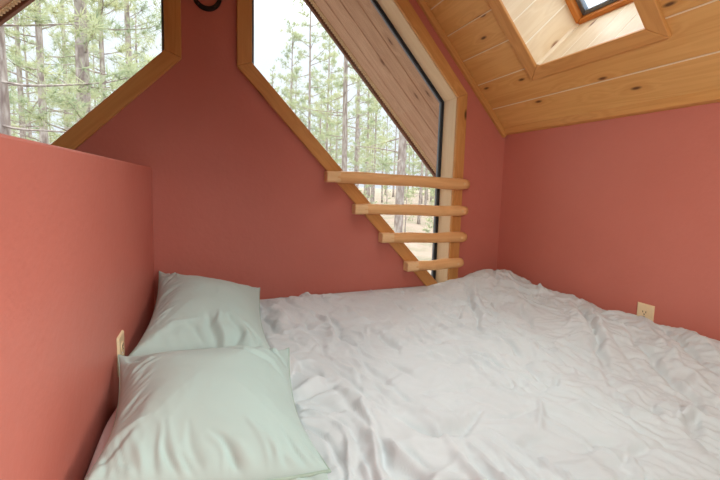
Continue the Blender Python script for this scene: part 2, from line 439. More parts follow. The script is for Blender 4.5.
# ------------------------------------------------------------------ log rungs across the window
RUNGS = [(.552, 1.445, .041, .027, .0305, .0340, 'top rung of the window ladder, the longest peeled pine log across the glass'),
         (.712, 1.445, -.128, -.135, .0290, .0325, 'second peeled pine log rung from the top of the four across the window'),
         (.876, 1.448, -.288, -.297, .0285, .0320, 'third peeled pine log rung down, just above the shortest rung'),
         (1.043, 1.434, -.4600, -.456, .0290, .0310, 'lowest and shortest peeled pine log rung, just above the white duvet')]
for k, (x0, x1, z0, z1, r0, r1, lab) in enumerate(RUNGS):
    yc = D - .019 - .033
    root = empty('log_rung', (x0, yc, Z(z0))); tag(root, lab, 'rung', 'log rungs across the window')
    o = Vector(root.location); R2 = random.Random(40 + k)
    m = MB(); n = 26; pts = []; rad = []
    notch = .075
    for i in range(n + 1):
        t = i / n; x = x0 + notch * .75 + (x1 - x0 - notch * .75) * t
        wob = .0022 * math.sin(5 * t + k) + .0012 * math.sin(13 * t + 2 * k)
        pts.append(Vector((x, yc + .001, Z(z0 + (z1 - z0) * ((x - x0) / (x1 - x0))) + wob)) - o)
        r = r0 + (r1 - r0) * t + .0012 * math.sin(9 * t + 3 * k) + R2.uniform(-.0005, .0005)
        if t > .985: r *= .80
        elif t > .955: r *= .955
        rad.append(r)
    pts.append(pts[-1] + Vector((.0015, 0, 0))); rad.append(rad[-1] * .75)
    m.tube(pts, rad, 20); sh = m.build('log', LOG, root, smooth=True)
    # flattened, paler tenon at the left end, where the rung is let onto the casing
    m = MB(); h = r0 * .93; oc = .009
    prof = [(-h + oc, -r0 * .95), (h - oc, -r0 * .95), (h, -r0 * .95 + oc), (h, .030), (-h, .030), (-h, -r0 * .95 + oc)]
    m.prism([Vector((x0, yc + py, Z(z0) + pz)) - o for pz, py in prof], (notch, 0, 0), (1, 0, 0), (0, 0, 1))
    m.build('tenon', LOGEND, root, bevel=.004)
    # peg holding the right end to the casing
    m = MB(); m.tube([Vector((x1 - .045, yc - r1 * .97, Z(z1))) - o, Vector((x1 - .045, yc - r1 * 1.04, Z(z1))) - o], [.009, .0085], 12); m.build('peg', LOGEND, root)

# ------------------------------------------------------------------ horseshoe on the wall between the windows
def horseshoe():
    cx, zb = -.011, Z(.768)
    m = MB(); n = 40; inn, out = [], []
    W, Hh = .066, .150
    for i in range(n + 1):
        a = math.radians(-90) + math.radians(148) * (2 * i / n - 1)
        ex, ez = math.sin(a + math.pi / 2), -math.cos(a + math.pi / 2)
        sx = W * (1 if True else 1); sz = Hh * .52
        wdt = .021 - .006 * abs(2 * i / n - 1)
        px, pz = cx + (sx - wdt / 2) * ex, zb + sz + (sz - wdt / 2) * ez
        inn.append((cx + (sx - wdt) * ex, zb + sz + (sz - wdt) * ez)); out.append((cx + sx * ex, zb + sz + sz * ez))
    vs = []; fs = []
    for i in range(n + 1):
        for (x, z) in (inn[i], out[i]):
            vs += [(x, D - .014, z), (x, D - .003, z)]
    for i in range(n):
        a = i * 4; b = a + 4
        fs += [(a, a + 2, b + 2, b), (a + 1, b + 1, b + 3, a + 3), (a, b, b + 1, a + 1), (a + 2, a + 3, b + 3, b + 2)]
    e = n * 4; fs += [(0, 1, 3, 2), (e, e + 2, e + 3, e + 1)]
    m.add(vs, fs); m.v = [(x - cx, y - D, z - zb) for x, y, z in m.v]
    root = m.build('horseshoe', IRON, bevel=.002); root.location = (cx, D, zb)
    tag(root, 'dark iron horseshoe hung open end up on the red wall between the windows', 'horseshoe')
    for i in (5, 10, 15, 25, 30, 35):
        x, z = (inn[i][0] + out[i][0]) / 2 - cx, (inn[i][1] + out[i][1]) / 2 - zb
        q = MB(); q.tube([(x, -.0165, z), (x, -.010, z)], [.0028, .0032], 8); q.build('nail_head', SLOT, root)
horseshoe()

# ------------------------------------------------------------------ wall outlets
def outlet(cx, cy, cz, nrm, label):
    """duplex outlet; nrm = +1 faces +x, -1 faces -x"""
    root = empty('wall_outlet', (cx, cy, cz)); tag(root, label, 'outlet')
    m = MB(); s = nrm; w, h, t = .035, .057, .0065
    vs = [(0, -w, -h), (0, w, -h), (0, w, h), (0, -w, h)]; e = .004
    vs += [(s * t, -w + e, -h + e), (s * t, w - e, -h + e), (s * t, w - e, h - e), (s * t, -w + e, h - e)]
    m.add(vs, [(0, 1, 2, 3), (4, 5, 6, 7), (0, 1, 5, 4), (1, 2, 6, 5), (2, 3, 7, 6), (3, 0, 4, 7)]); m.build('cover_plate', IVORY, root, bevel=.0015)
    for zz in (.0195, -.0195):
        m = MB(); P = []
        for i in range(24):
            a = 2 * math.pi * i / 24; P.append((s * (t + .0001), .0165 * math.cos(a), zz + max(-.0125, min(.0125, .0165 * math.sin(a)))))
        m.prism(P, (s * .002, 0, 0), (0, 1, 0), (0, 0, 1)); rc = m.build('receptacle', IVORY, root, bevel=.0008)
        for yy, hh in ((-.0063, .0045), (.0063, .0037)):
            m = MB(); m.box((s * (t + .0016), yy - .0013, zz + .002 - hh), (s * (t + .0026), yy + .0013, zz + .002 + hh)); m.build('slot', SLOT, rc)
        m = MB(); m.tube([(s * (t + .0016), 0, zz - .008), (s * (t + .0026), 0, zz - .008)], [.0026, .0026], 10); m.build('ground_hole', SLOT, rc)
    m = MB(); m.tube([(s * t, 0, 0), (s * (t + .0015), 0, 0)], [.0032, .0028], 10); m.build('screw', STEEL, root)
outlet(XR - .0005, 1.003, Z(-.534), -1, 'ivory duplex wall outlet on the right red wall above the white duvet')
outlet(PX + .0005, 1.205, Z(-.498), 1, 'ivory wall outlet seen edge-on on the left partition beside the pillows')

# ------------------------------------------------------------------ vector noise for cloth
def hash2(ix, iy, seed):
    h = (ix.astype(np.int64) * 374761393 + iy.astype(np.int64) * 668265263 + seed * 974711) & 0x7fffffff
    h = ((h ^ (h >> 13)) * 1274126177) & 0x7fffffff
    return (h ^ (h >> 16)) / 0x7fffffff
def gnoise(x, y, seed=0):
    ix, iy = np.floor(x), np.floor(y); fx, fy = x - ix, y - iy
    u, v = fx ** 3 * (fx * (fx * 6 - 15) + 10), fy ** 3 * (fy * (fy * 6 - 15) + 10)
    def g(a, b):
        t = hash2(ix + a, iy + b, seed) * 2 * np.pi
        return np.cos(t) * (fx - a) + np.sin(t) * (fy - b)
    return ((g(0, 0) * (1 - u) + g(1, 0) * u) * (1 - v) + (g(0, 1) * (1 - u) + g(1, 1) * u) * v) * 1.4
def ridged(x, y, seed):
    """sharp creases between soft facets"""
    return 1 - np.sqrt(gnoise(x, y, seed) ** 2 + .0016) * 2.2
def seg_field(X, Y, pts, w, amp, taper=True):
    """a soft fold along a polyline, fading out at both ends"""
    pts = np.array(pts, float)
    ln = np.r_[0, np.cumsum(np.hypot(*np.diff(pts, axis=0).T))]
    best = np.full(X.shape, 1e9); bt = np.zeros(X.shape)
    for i in range(len(pts) - 1):
        a, d = pts[i], pts[i + 1] - pts[i]; L2 = d @ d
        t = np.clip(((X - a[0]) * d[0] + (Y - a[1]) * d[1]) / L2, 0, 1)
        q = np.hypot(X - a[0] - t * d[0], Y - a[1] - t * d[1])
        k = q < best; best = np.where(k, q, best); bt = np.where(k, (ln[i] + t * math.sqrt(L2)) / ln[-1], bt)
    ww = w * (.55 + .45 * np.sin(np.pi * bt)); e = (best / ww)
    return amp * np.exp(-e * e) * (np.sin(np.pi * np.clip(bt, .04, .96)) ** .6 if taper else 1)

FOLDS=[
 ([(0.470,1.549),(0.487,1.453),(0.449,1.297),(0.493,1.216)],0.022,-0.016),
 ([(0.441,1.571),(0.453,1.427),(0.416,1.269)],0.03,0.01),
 ([(0.474,1.104),(0.453,1.017),(0.494,0.939)],0.022,-0.013),
 ([(0.461,1.132),(0.437,1.036),(0.451,0.930)],0.03,0.008),
 ([(0.343,1.629),(0.366,1.419),(0.378,1.272),(0.358,1.142)],0.03,-0.008),
 ([(0.610,1.293),(0.610,1.187),(0.605,1.085)],0.018,-0.008),
 ([(0.206,1.643),(0.217,1.536),(0.225,1.431)],0.03,-0.016),
 ([(0.255,1.745),(0.278,1.555),(0.258,1.378)],0.04,0.012),
 ([(0.248,1.178),(0.223,1.135),(0.198,1.063)],0.016,0.022),
 ([(0.270,1.141),(0.289,1.085),(0.310,1.045)],0.035,-0.02),
 ([(0.195,0.952),(0.253,0.969),(0.326,0.975),(0.357,0.928)],0.018,-0.011),
 ([(0.203,0.986),(0.269,1.009),(0.327,1.020)],0.022,0.01),
 ([(0.188,0.910),(0.268,0.873),(0.344,0.847)],0.018,-0.008),
 ([(0.323,0.997),(0.355,0.907),(0.384,0.797)],0.022,0.009),
 ([(0.451,1.045),(0.457,1.002),(0.457,0.958)],0.016,-0.008),
 ([(1.365,1.754),(1.297,1.621),(1.158,1.397),(1.034,1.204),(0.959,1.127)],0.018,-0.013),
 ([(1.397,1.722),(1.230,1.456),(1.079,1.214)],0.028,0.012),
 ([(1.641,1.827),(1.422,1.546),(1.214,1.306)],0.02,-0.009),
 ([(1.693,1.787),(1.509,1.521),(1.401,1.324)],0.035,0.01),
 ([(1.401,1.356),(1.310,1.207),(1.254,1.100)],0.02,-0.011),
 ([(1.025,1.619),(1.008,1.457),(1.034,1.360),(1.131,1.453)],0.018,-0.01),
 ([(0.948,1.539),(0.918,1.354),(0.949,1.279)],0.03,0.008),
 ([(0.858,1.459),(0.855,1.326),(0.830,1.179)],0.016,-0.009),
 ([(0.752,1.333),(0.742,1.225),(0.733,1.129)],0.018,-0.009),
 ([(0.961,1.116),(0.947,1.033),(0.968,0.991),(1.022,0.930),(1.100,0.888)],0.045,-0.014),
 ([(0.971,1.189),(1.009,1.061),(1.148,0.959)],0.05,0.01),
 ([(0.546,1.080),(0.567,1.013),(0.583,0.947)],0.016,-0.009),
 ([(0.655,1.068),(0.728,1.010),(0.846,1.030)],0.05,-0.01),
 ([(0.888,0.765),(0.947,0.775),(1.027,0.808)],0.015,-0.008),
 ([(0.766,0.806),(0.826,0.798),(0.889,0.795)],0.014,-0.006),
 ([(0.430,0.794),(0.437,0.766),(0.449,0.741),(0.482,0.693),(0.557,0.700),(0.649,0.730)],0.022,-0.014),
 ([(0.456,0.827),(0.488,0.770),(0.518,0.726),(0.601,0.737)],0.035,0.011),
 ([(0.641,0.710),(0.708,0.677),(0.794,0.695)],0.013,-0.007),
 ([(0.468,0.967),(0.482,0.908),(0.486,0.862),(0.476,0.816)],0.018,-0.009),
 ([(0.531,0.858),(0.635,0.850),(0.753,0.841),(0.787,0.817)],0.016,-0.007),
 ([(0.838,0.715),(0.786,0.669),(0.730,0.623)],0.012,0.008),
 ([(0.351,0.704),(0.347,0.665),(0.348,0.634),(0.376,0.601),(0.398,0.582)],0.02,-0.016),
 ([(0.377,0.701),(0.374,0.662),(0.390,0.625)],0.02,0.011),
 ([(0.383,0.669),(0.411,0.649),(0.418,0.606)],0.012,-0.008),
 ([(0.621,0.597),(0.670,0.601),(0.711,0.602)],0.012,-0.006),
 ([(0.386,0.556),(0.425,0.570),(0.459,0.574)],0.02,0.012),
 ([(0.419,0.545),(0.456,0.547),(0.491,0.540)],0.02,-0.014),
 ([(1.654,1.233),(1.461,1.035),(1.282,0.854),(1.135,0.712)],0.022,-0.014),
 ([(1.635,1.270),(1.419,1.049),(1.242,0.858)],0.04,0.01),
 ([(1.666,1.198),(1.469,0.998),(1.303,0.822)],0.035,0.01),
 ([(1.600,0.992),(1.502,0.883),(1.438,0.803),(1.355,0.692),(1.290,0.600),(1.207,0.505)],0.022,-0.011),
 ([(1.725,1.014),(1.579,0.869),(1.482,0.755),(1.385,0.635),(1.322,0.545)],0.03,0.011),
 ([(1.689,0.907),(1.563,0.737),(1.455,0.605)],0.02,-0.012),
 ([(1.717,0.865),(1.640,0.746),(1.576,0.654)],0.03,0.01),
 ([(1.050,0.913),(1.104,0.871),(1.139,0.821),(1.123,0.716)],0.025,-0.009),
 ([(1.480,0.973),(1.351,0.806),(1.261,0.689)],0.02,-0.006),
 ([(1.075,0.491),(1.136,0.507),(1.195,0.523)],0.018,-0.016),
 ([(1.104,0.527),(1.184,0.546),(1.247,0.554)],0.02,0.01),
 ([(1.102,0.584),(1.183,0.597),(1.237,0.590)],0.014,0.007),
 ([(1.146,0.648),(1.136,0.603),(1.074,0.555)],0.014,-0.007),
 ([(0.982,0.650),(1.033,0.617),(1.029,0.553)],0.016,-0.005),
 ([(0.854,0.669),(0.914,0.629),(0.955,0.579)],0.02,0.006),
 ([(0.748,0.541),(0.836,0.547),(0.882,0.508)],0.018,-0.007),
 ([(0.797,0.475),(0.890,0.492),(0.967,0.479)],0.018,-0.008),
 ([(0.403,1.151),(0.412,1.058),(0.393,0.973)],0.02,0.006),
 ([(0.268,0.788),(0.309,0.732),(0.315,0.676)],0.025,-0.007),
 ([(0.253,0.674),(0.281,0.635),(0.290,0.605)],0.02,-0.007),
 ([(0.733,1.111),(0.848,1.152),(0.917,1.120)],0.02,-0.006),
 ([(0.595,1.644),(0.603,1.468),(0.663,1.411)],0.025,0.007),
 ([(0.851,1.618),(0.868,1.516),(0.938,1.542)],0.018,-0.007),
 ([(1.138,1.081),(1.177,1.007),(1.290,0.991)],0.02,0.006),
]


MT = .318                                                    # top of the mattress
BX0, BX1, BY0, BY1 = -.236, 1.754, -.10, 1.908
# ------------------------------------------------------------------ mattress under its fitted sheet
def rounded_slab(x0, x1, y0, y1, z0, z1, r, n=6, seg=10, crown=None):
    """box with rounded vertical corners and rounded top edge"""
    m = MB(); rings = []
    levels = [(0, z0)] + [(r * (1 - math.cos(a)), z1 - r + r * math.sin(a)) for a in [math.pi / 2 * i / n for i in range(n + 1)]]
    for ins, z in levels:
        rr = max(.012, .05 - ins); P = []
        for cx, cy, a0 in ((x1 - ins - rr, y1 - ins - rr, 0), (x0 + ins + rr, y1 - ins - rr, 90), (x0 + ins + rr, y0 + ins + rr, 180), (x1 - ins - rr, y0 + ins + rr, 270)):
            for i in range(seg + 1):
                a = math.radians(a0 + 90 * i / seg); P.append((cx + rr * math.cos(a), cy + rr * math.sin(a), z))
        rings.append(P)
    N = len(rings[0]); vs = [p for R in rings for p in R]
    fs = [(k * N + i, k * N + (i + 1) % N, (k + 1) * N + (i + 1) % N, (k + 1) * N + i) for k in range(len(rings) - 1) for i in range(N)]
    fs += [tuple(range(N))[::-1], tuple((len(rings) - 1) * N + i for i in range(N))]
    m.add(vs, fs); return m
mt = rounded_slab(BX0 + .006, BX1 - .004, BY0 + .006, BY1 - .006, .004, MT - .005, .05).build('mattress', SHEET, smooth=True)
tag(mt, 'thick mattress filling the alcove under the white duvet', 'mattress')
ms = rounded_slab(BX0, BX1, BY0, BY1, .03, MT, .055)
ms.tube([(BX0 + .022, y, MT + .008 + .006 * math.sin(y * 21)) for y in [.45 + .03 * i for i in range(27)]], [.010 + .014 * math.sin(math.pi * i / 26) for i in range(27)], 12)
fs_ = ms.build('fitted_sheet', SHEET, mt, smooth=True); fs_['label'] = 'pale pinkish fitted sheet'

# ------------------------------------------------------------------ duvet
def duvet():
    nx, ny = 330, 420
    x0, x1, y0, y1 = .178, XR - .006, -.16, D - .008
    u = np.linspace(0, 1, nx + 1); v = np.linspace(0, 1, ny + 1); U, V = np.meshgrid(u, v)
    X = x0 + (x1 - x0) * U; Y = y0 + (y1 - y0) * V
    X = X + .03 * gnoise(Y * 4.1, Y * 0 + 3.3, 5) * (1 - U) ** 3 * 1.0                    # wavy left edge
    sm = lambda t: np.clip(t, 0, 1) ** 2 * (3 - 2 * np.clip(t, 0, 1))
    H = np.full(X.shape, Z(-.580))
    H += .040 * sm((X - 1.25) / .35) - .022 * sm((X - 1.68) / .08)
    H += .058 * np.exp(-((X - 1.46) / .20) ** 2 - ((Y - 1.70) / .15) ** 2)
    H += .018 * np.exp(-((X - .33) / .12) ** 2 - ((Y - 1.70) / .16) ** 2)
    H += .012 * np.exp(-((X - .75) / .30) ** 2 - ((Y - .75) / .30) ** 2)
    H -= .030 * sm((Y - 1.80) / .11) * (1 - .5 * sm((X - 1.2) / .25))
    H += .012 * gnoise(X * 3.3 + 1.7, Y * 3.0 + 9.2, 11) + .004 * gnoise(X * 7 + 4, Y * 6.4, 12)
    # bunched crumples: warped, pinched ridges between slack facets
    wx, wy = .06 * gnoise(X * 4.5, Y * 4.5, 21), .06 * gnoise(X * 4.5 + 7, Y * 4.5 + 3, 22)
    k = .55 + .45 * sm((X - .8) / .6)
    amp = np.clip(.8 + 1.1 * gnoise(X * 2.4, Y * 2.4, 23), .5, 1.7)
    def pinch(x, y, seed, w=.10):
        w = w * .85
        n = gnoise(x, y, seed); return np.exp(-(n / w) ** 2) * np.clip(.45 + 1.3 * gnoise(x * .7 + 3, y * .7 + 8, seed + 100), 0, 1.3)
    H += .0065 * amp * (ridged((X + wx) * 6.5 + Y * 2.0, (Y + wy) * 7.5 - X * 2.5, 31) - .6)
    H += .0058 * amp * k * (ridged((X + wx * 1.4) * 14 + Y * 5, (Y + wy * 1.4) * 13, 32) - .6)
    H += .0085 * amp * pinch((X + wx) * 3.2 + Y * 2.2, (Y + wy) * 3.8 - X * 1.2, 51, .085)
    H -= .0065 * amp * pinch((X + wx * 1.2) * 4.1 - Y * 2.0, (Y + wy) * 3.4 + X * 2.6, 52, .08)
    H += .0180 * amp * pinch((X + wx) * 6.2 + Y * 1.3, (Y + wy) * 1.7 - X * .4, 61, .10)
    H -= .0125 * amp * pinch((X + wx * .8) * 8.0 + Y * 2.2, (Y + wy) * 2.1, 62, .10)
    H += .0100 * amp * pinch((X + wx * .8) * 12.5 + Y * 1.2, (Y + wy) * 3.2 + X, 63, .12)
    H += .0070 * k * amp * pinch((X + wx * 1.3) * 8.5 + Y * 3, (Y + wy * 1.3) * 8 - X * 2, 53, .11)
    H -= .0050 * k * pinch((X + wx) * 13 - Y * 6, (Y + wy) * 12 + X * 3, 54, .13)
    H += .0030 * k * (ridged((X + wx) * 29, (Y + wy) * 26 + X * 9, 33) - .6)
    jx, jy = .018 * gnoise(X * 11, Y * 11, 41), .018 * gnoise(X * 11 + 5, Y * 11 + 9, 42)
    for pts, w, a in FOLDS:
        H += seg_field(X + jx, Y + jy, pts, w * .68, a * 1.75)
    base_ = Z(-.580) + .040 * sm((X - 1.25) / .35)
    calm = np.clip(np.minimum((D - .03 - Y) / .10, (XR - .03 - X) / .10), .25, 1)
    H = H * calm + (1 - calm) * np.minimum(H, base_ + .012 + .058 * np.exp(-((X - 1.46) / .22) ** 2 - ((Y - 1.70) / .18) ** 2))
    # slack lobes where the duvet meets the walls
    H += .016 * np.abs(np.sin(X * 8.3 + .8 * np.sin(X * 5) + .5)) * sm((Y - 1.62) / .2) - .006 * sm((Y - 1.62) / .2)
    H += .020 * np.abs(np.sin(Y * 6.1 + .9 * np.sin(Y * 4) + .2)) * sm((X - 1.52) / .15)
    edge = np.minimum.reduce([(X - X[:, :1]) / .03, (x1 - X) / .02, (Y - y0) / .05, (y1 - Y) / .03])
    H = H - .022 * (1 - np.clip(edge, 0, 1)) ** 2
    H = np.maximum(H, MT + .006)
    vs = np.stack([X, Y, H], -1).reshape(-1, 3).tolist(); n = nx + 1
    fs = [(j * n + i, j * n + i + 1, (j + 1) * n + i + 1, (j + 1) * n + i) for j in range(ny) for i in range(nx)]
    # hem turned under and lying on the sheet
    bd = [i for i in range(n)] + [j * n + nx for j in range(1, ny + 1)] + [ny * n + i for i in range(nx - 1, -1, -1)] + [j * n for j in range(ny - 1, 0, -1)]
    base = len(vs)
    for i in bd: vs.append((vs[i][0], vs[i][1], MT + .002))
    N = len(bd); fs += [(bd[i], base + i, base + (i + 1) % N, bd[(i + 1) % N]) for i in range(N)]
    fs.append(tuple(base + i for i in range(N)))
    m = MB(); m.add(vs, fs); o = m.build('duvet', WHITE, smooth=True)
    tag(o, 'rumpled white duvet spread over the bed and heaped up in the corner', 'duvet')
    return o
duvet()

# ------------------------------------------------------------------ pillows
def pillow(label, BL, BR, TL, TR, H, wr, seed, hem=False, inx=.022, iny=.02):
    nu, nv = 110, 150
    u = np.linspace(0, 1, nu + 1); v = np.linspace(0, 1, nv + 1); U, V = np.meshgrid(u, v)
    BL, BR, TL, TR = map(np.array, (BL, BR, TL, TR))
    B = (BL * ((1 - U) * (1 - V))[..., None] + BR * (U * (1 - V))[..., None] + TL * ((1 - U) * V)[..., None] + TR * (U * V)[..., None])
    W = np.linalg.norm(BR - BL); L = np.linalg.norm(TL - BL)
    a, b = 2 * U - 1, 2 * V - 1
    su, sv = np.clip(1 - np.abs(a) ** 2.4, 0, 1), np.clip(1 - np.abs(b) ** 2.8, 0, 1)
    dome = su ** .62 * sv ** .62
    X = B[..., 0] - a * inx * (1 - b ** 2) ; Y = B[..., 1] - b * iny * (1 - a ** 2)
    if hem: Y = np.where(b < 0, B[..., 1] - .006 * (1 - a ** 2) * np.clip(-b, 0, 1), Y)     # open end bows out a little
    sag = .035 * np.maximum((1 - a ** 2) * b ** 2, (1 - b ** 2) * a ** 2)
    if hem: sag = sag * np.where(b < 0, 1 - .75 * b ** 2, 1)
    S = B[..., 2] - sag
    S = np.maximum(S, MT + .012)
    u_m, v_m = U * W, V * L
    jx, jy = .014 * gnoise(u_m * 13, v_m * 13, seed), .014 * gnoise(u_m * 13 + 4, v_m * 13 + 8, seed + 1)
    R = np.zeros(U.shape)
    for (p, w, am) in wr: R += seg_field(u_m + jx, v_m + jy, [(q[0] * W, q[1] * L) for q in p], w, am)
    wxx = .03 * gnoise(u_m * 6, v_m * 6, seed + 2)
    edgew = np.clip(1 - dome, 0, 1) ** .8
    R += .0035 * (ridged(u_m * 9 + wxx * 20, v_m * 7, seed + 3) - .6) * (.35 + edgew)
    R += .0016 * (ridged(u_m * 24 + wxx * 30, v_m * 18, seed + 4) - .6) * (.3 + edgew)
    R += .006 * gnoise(u_m * 5, v_m * 5, seed + 5)
    bord = np.clip(np.minimum(np.minimum(U, 1 - U) * W, np.minimum(V, 1 - V) * L) / .02, 0, 1)
    T = S + H * dome + R * bord
    Bo = np.maximum(S - .11 * dome, np.minimum(MT + .003 + .004 * (1 - dome), S - .001 * bord))
    top = np.stack([X, Y, T], -1).reshape(-1, 3); bot = np.stack([X, Y, Bo], -1).reshape(-1, 3)
    n = nu + 1; N = len(top); idx = {}
    vs = top.tolist(); bi = np.arange(N).reshape(U.shape).copy()
    for j in range(nv + 1):
        for i in range(nu + 1):
            if i in (0, nu) or j in (0, nv): continue
            bi[j, i] = len(vs); vs.append(bot[j * n + i].tolist())
    fs = [(j * n + i, j * n + i + 1, (j + 1) * n + i + 1, (j + 1) * n + i) for j in range(nv) for i in range(nu)]
    fs += [(int(bi[j, i]), int(bi[j + 1, i]), int(bi[j + 1, i + 1]), int(bi[j, i + 1])) for j in range(nv) for i in range(nu)]
    m = MB(); m.add(vs, fs); o = m.build('pillow', SAGE, smooth=True)
    tag(o, label, 'pillow', 'sage green pillows at the partition')
    # seam: a welt along the outer edges; on the open end a flat hem below it
    m = MB(); ring_ = [(0, i) for i in range(0, nu + 1, 2)] + [(j, nu) for j in range(2, nv + 1, 2)] + [(nv, i) for i in range(nu - 2, -1, -2)] + [(j, 0) for j in range(nv - 2, -1, -2)]
    P = [Vector(top[j * n + i]) for j, i in ring_]
    m.tube(P, [.0034 if j == 0 and hem else .002 for j, i in ring_], 6); m.build('seam', SAGEHEM, o, smooth=True)
    if hem:
        m = MB(); rows = []
        for r, (dy, dz) in enumerate(((.004, .001), (-.012, -.003), (-.034, -.014), (-.036, -.019), (-.012, -.008), (.004, -.003))):
            rows.append([(top[i][0] + .002 * math.sin(i * .9), top[i][1] + dy, max(top[i][2] + dz + (.0035 * math.sin(i * .55 + r * .2)) * (r in (1, 2, 3, 4)), MT + .004 + (r < 3) * .003)) for i in range(2, nu - 1)])
        k = len(rows[0]); vs = [p for rw in rows for p in rw]
        fs = [(r * k + i, r * k + i + 1, (r + 1) * k + i + 1, (r + 1) * k + i) for r in range(len(rows) - 1) for i in range(k - 1)]
        m.add(vs, fs); m.build('hem', SAGE, o, smooth=True)
    return o
R_ = random.Random(3)
wr_near = []
for q in range(26):                                         # pleats fanning up from the gathered hem
    u0 = .04 + .040 * q + R_.uniform(-.012, .012); ln = R_.uniform(.05, .20); lean = R_.uniform(.03, .13)
    wr_near.append(([(u0, .0), (u0 - lean * .4, ln * .5), (u0 - lean, ln)], R_.uniform(.005, .0085), R_.choice((-1, 1, 1)) * R_.uniform(.003, .0065)))
wr_near += [([(.52, .86), (.74, .76), (.97, .60)], .014, -.010), ([(.50, .90), (.72, .80), (.97, .66)], .018, .007),
            ([(.78, .93), (.90, .86), (.99, .80)], .012, -.010), ([(.74, .90), (.86, .80), (.97, .72)], .010, .006), ([(.85, .98), (.92, .88), (.93, .78)], .010, .008),
            ([(.03, .97), (.10, .86), (.20, .80)], .014, -.009), ([(.02, .90), (.09, .80), (.17, .75)], .012, .007)]
for q in range(14):
    v0 = .12 + .058 * q
    wr_near.append(([(.0, v0 - .03), (.07, v0), (.05 + R_.uniform(.09, .16), v0 + R_.uniform(.04, .08))], R_.uniform(.007, .011), R_.choice((-1, 1)) * R_.uniform(.003, .006)))
wr_far = [([(.56, .02), (.55, .13), (.49, .24)], .014, -.012), ([(.64, .0), (.62, .12), (.58, .27)], .015, .011), ([(.72, .02), (.74, .13), (.68, .25)], .015, -.012), ([(.83, .0), (.80, .10), (.74, .19)], .014, .010), ([(.90, .03), (.86, .12), (.80, .20)], .012, -.008),
          ([(.46, .08), (.40, .14), (.34, .16)], .012, -.008), ([(.95, .97), (.88, .88), (.80, .84)], .014, -.007), ([(.05, .98), (.14, .88), (.20, .74)], .012, .007), ([(.1, .08), (.25, .16), (.42, .19)], .014, .007)]
for q in range(12):
    v0 = .2 + .06 * q
    wr_far.append(([(.0, v0 - .04), (.07, v0), (.07 + R_.uniform(.08, .16), v0 + R_.uniform(.05, .1))], R_.uniform(.008, .012), R_.choice((-1, 1)) * R_.uniform(.004, .007)))
pillow('sage green pillow by the back wall, half tucked under the nearer pillow', (-.222, 1.16, Z(-.50)), (.19, 1.12, Z(-.545)), (-.222, 1.885, Z(-.415)), (.214, 1.79, Z(-.50)), .085, wr_far, 50)
pillow('nearest sage green pillow, lying in the foreground with its pleated hem toward the viewer', (-.200, .675, Z(-.500)), (.203, .620, Z(-.534)), (-.234, 1.125, Z(-.470)), (.222, 1.115, Z(-.510)), .085, wr_near, 70, hem=True)

# ------------------------------------------------------------------ the pine wood outside
GZ = -2.9
def terrain(x, y): return GZ + .035 * max(0, y - 10) + .25 * math.sin(x * .13 + 1) * math.sin(y * .11)
m = MB(); gx, gy = 40, 34; vs = []
for j in range(gy + 1):
    for i in range(gx + 1):
        x, y = -60 + 150 * i / gx, 2.6 + 100 * (j / gy) ** 1.6; vs.append((x, y, terrain(x, y)))
m.add(vs, [(j * (gx + 1) + i, j * (gx + 1) + i + 1, (j + 1) * (gx + 1) + i + 1, (j + 1) * (gx + 1) + i) for j in range(gy) for i in range(gx)])
g = m.build('forest_ground', GROUND, smooth=True, kind='structure')
def crown(seed, Ht, base, nb, dens):
    R = random.Random(seed); m = MB()
    for b in range(nb):
        f = (b + R.random()) / nb; z = base + (Ht - base) * f ** 1.1
        L = (1.9 * (1 - f) ** .7 + .45) * R.uniform(.6, 1.15); a = R.uniform(0, 2 * math.pi); el = -.15 + .75 * f + R.uniform(-.2, .2)
        p = Vector((0, 0, z)); d = Vector((math.cos(a) * math.cos(el), math.sin(a) * math.cos(el), math.sin(el)))
        pts = [p]; ns = 6
        for k in range(ns):
            d = (d + Vector((R.uniform(-.18, .18), R.uniform(-.18, .18), R.uniform(-.06, .16)))).normalized(); p = p + d * (L / ns); pts.append(p)
        m.tube(pts, [.022 * (1 - .8 * k / ns) for k in range(ns + 1)], 4, 1)
        bare = (R.random() < .35 and f < .3)
        nt = 0 if bare else int(dens * (L + .5))
        for t in range(nt):
            q = R.uniform(.35, 1.0) * ns; i = min(int(q), ns - 1); c = pts[i].lerp(pts[i + 1], q - i) + Vector((R.gauss(0, .13), R.gauss(0, .13), R.gauss(0.03, .09)))
            ax = (d + Vector((R.uniform(-.8, .8), R.uniform(-.8, .8), R.uniform(-.1, .9)))).normalized()
            V3, F3 = [], []
            for k in range(22):
                dr = (ax * R.uniform(.0, 1.0) + Vector((R.gauss(0, 1), R.gauss(0, 1), R.gauss(0, 1))).normalized() * .9).normalized()
                sd = dr.cross(Vector((R.random(), R.random(), R.random() + .1))).normalized() * .0065; ll = R.uniform(.13, .22)
                n = len(V3); V3 += [c - sd, c + sd, c + dr * ll + sd * .4, c + dr * ll - sd * .4]; F3.append((n, n + 1, n + 2, n + 3))
            m.add(V3, F3)
    me = bpy.data.meshes.new('boughs'); me.from_pydata(m.v, [], m.f); me.materials.append(NEEDLE); me.materials.append(BARK); me.polygons.foreach_set('material_index', m.mi)
    return me
def trunk_mesh(seed, Ht, r):
    R = random.Random(seed + 500); m = MB(); pts, rad = [], []
    for k in range(13):
        t = k / 12; pts.append(Vector((.06 * math.sin(t * 4 + seed), .06 * math.cos(t * 3 + seed * 2), Ht * t - .3))); rad.append(r * (1.25 if k == 0 else 1) * (1 - .82 * t))
    m.tube(pts, rad, 12); me = bpy.data.meshes.new('trunk'); me.from_pydata(m.v, [], m.f); me.materials.append(BARK); me.polygons.foreach_set('use_smooth', [True] * len(me.polygons)); return me
KINDS = []
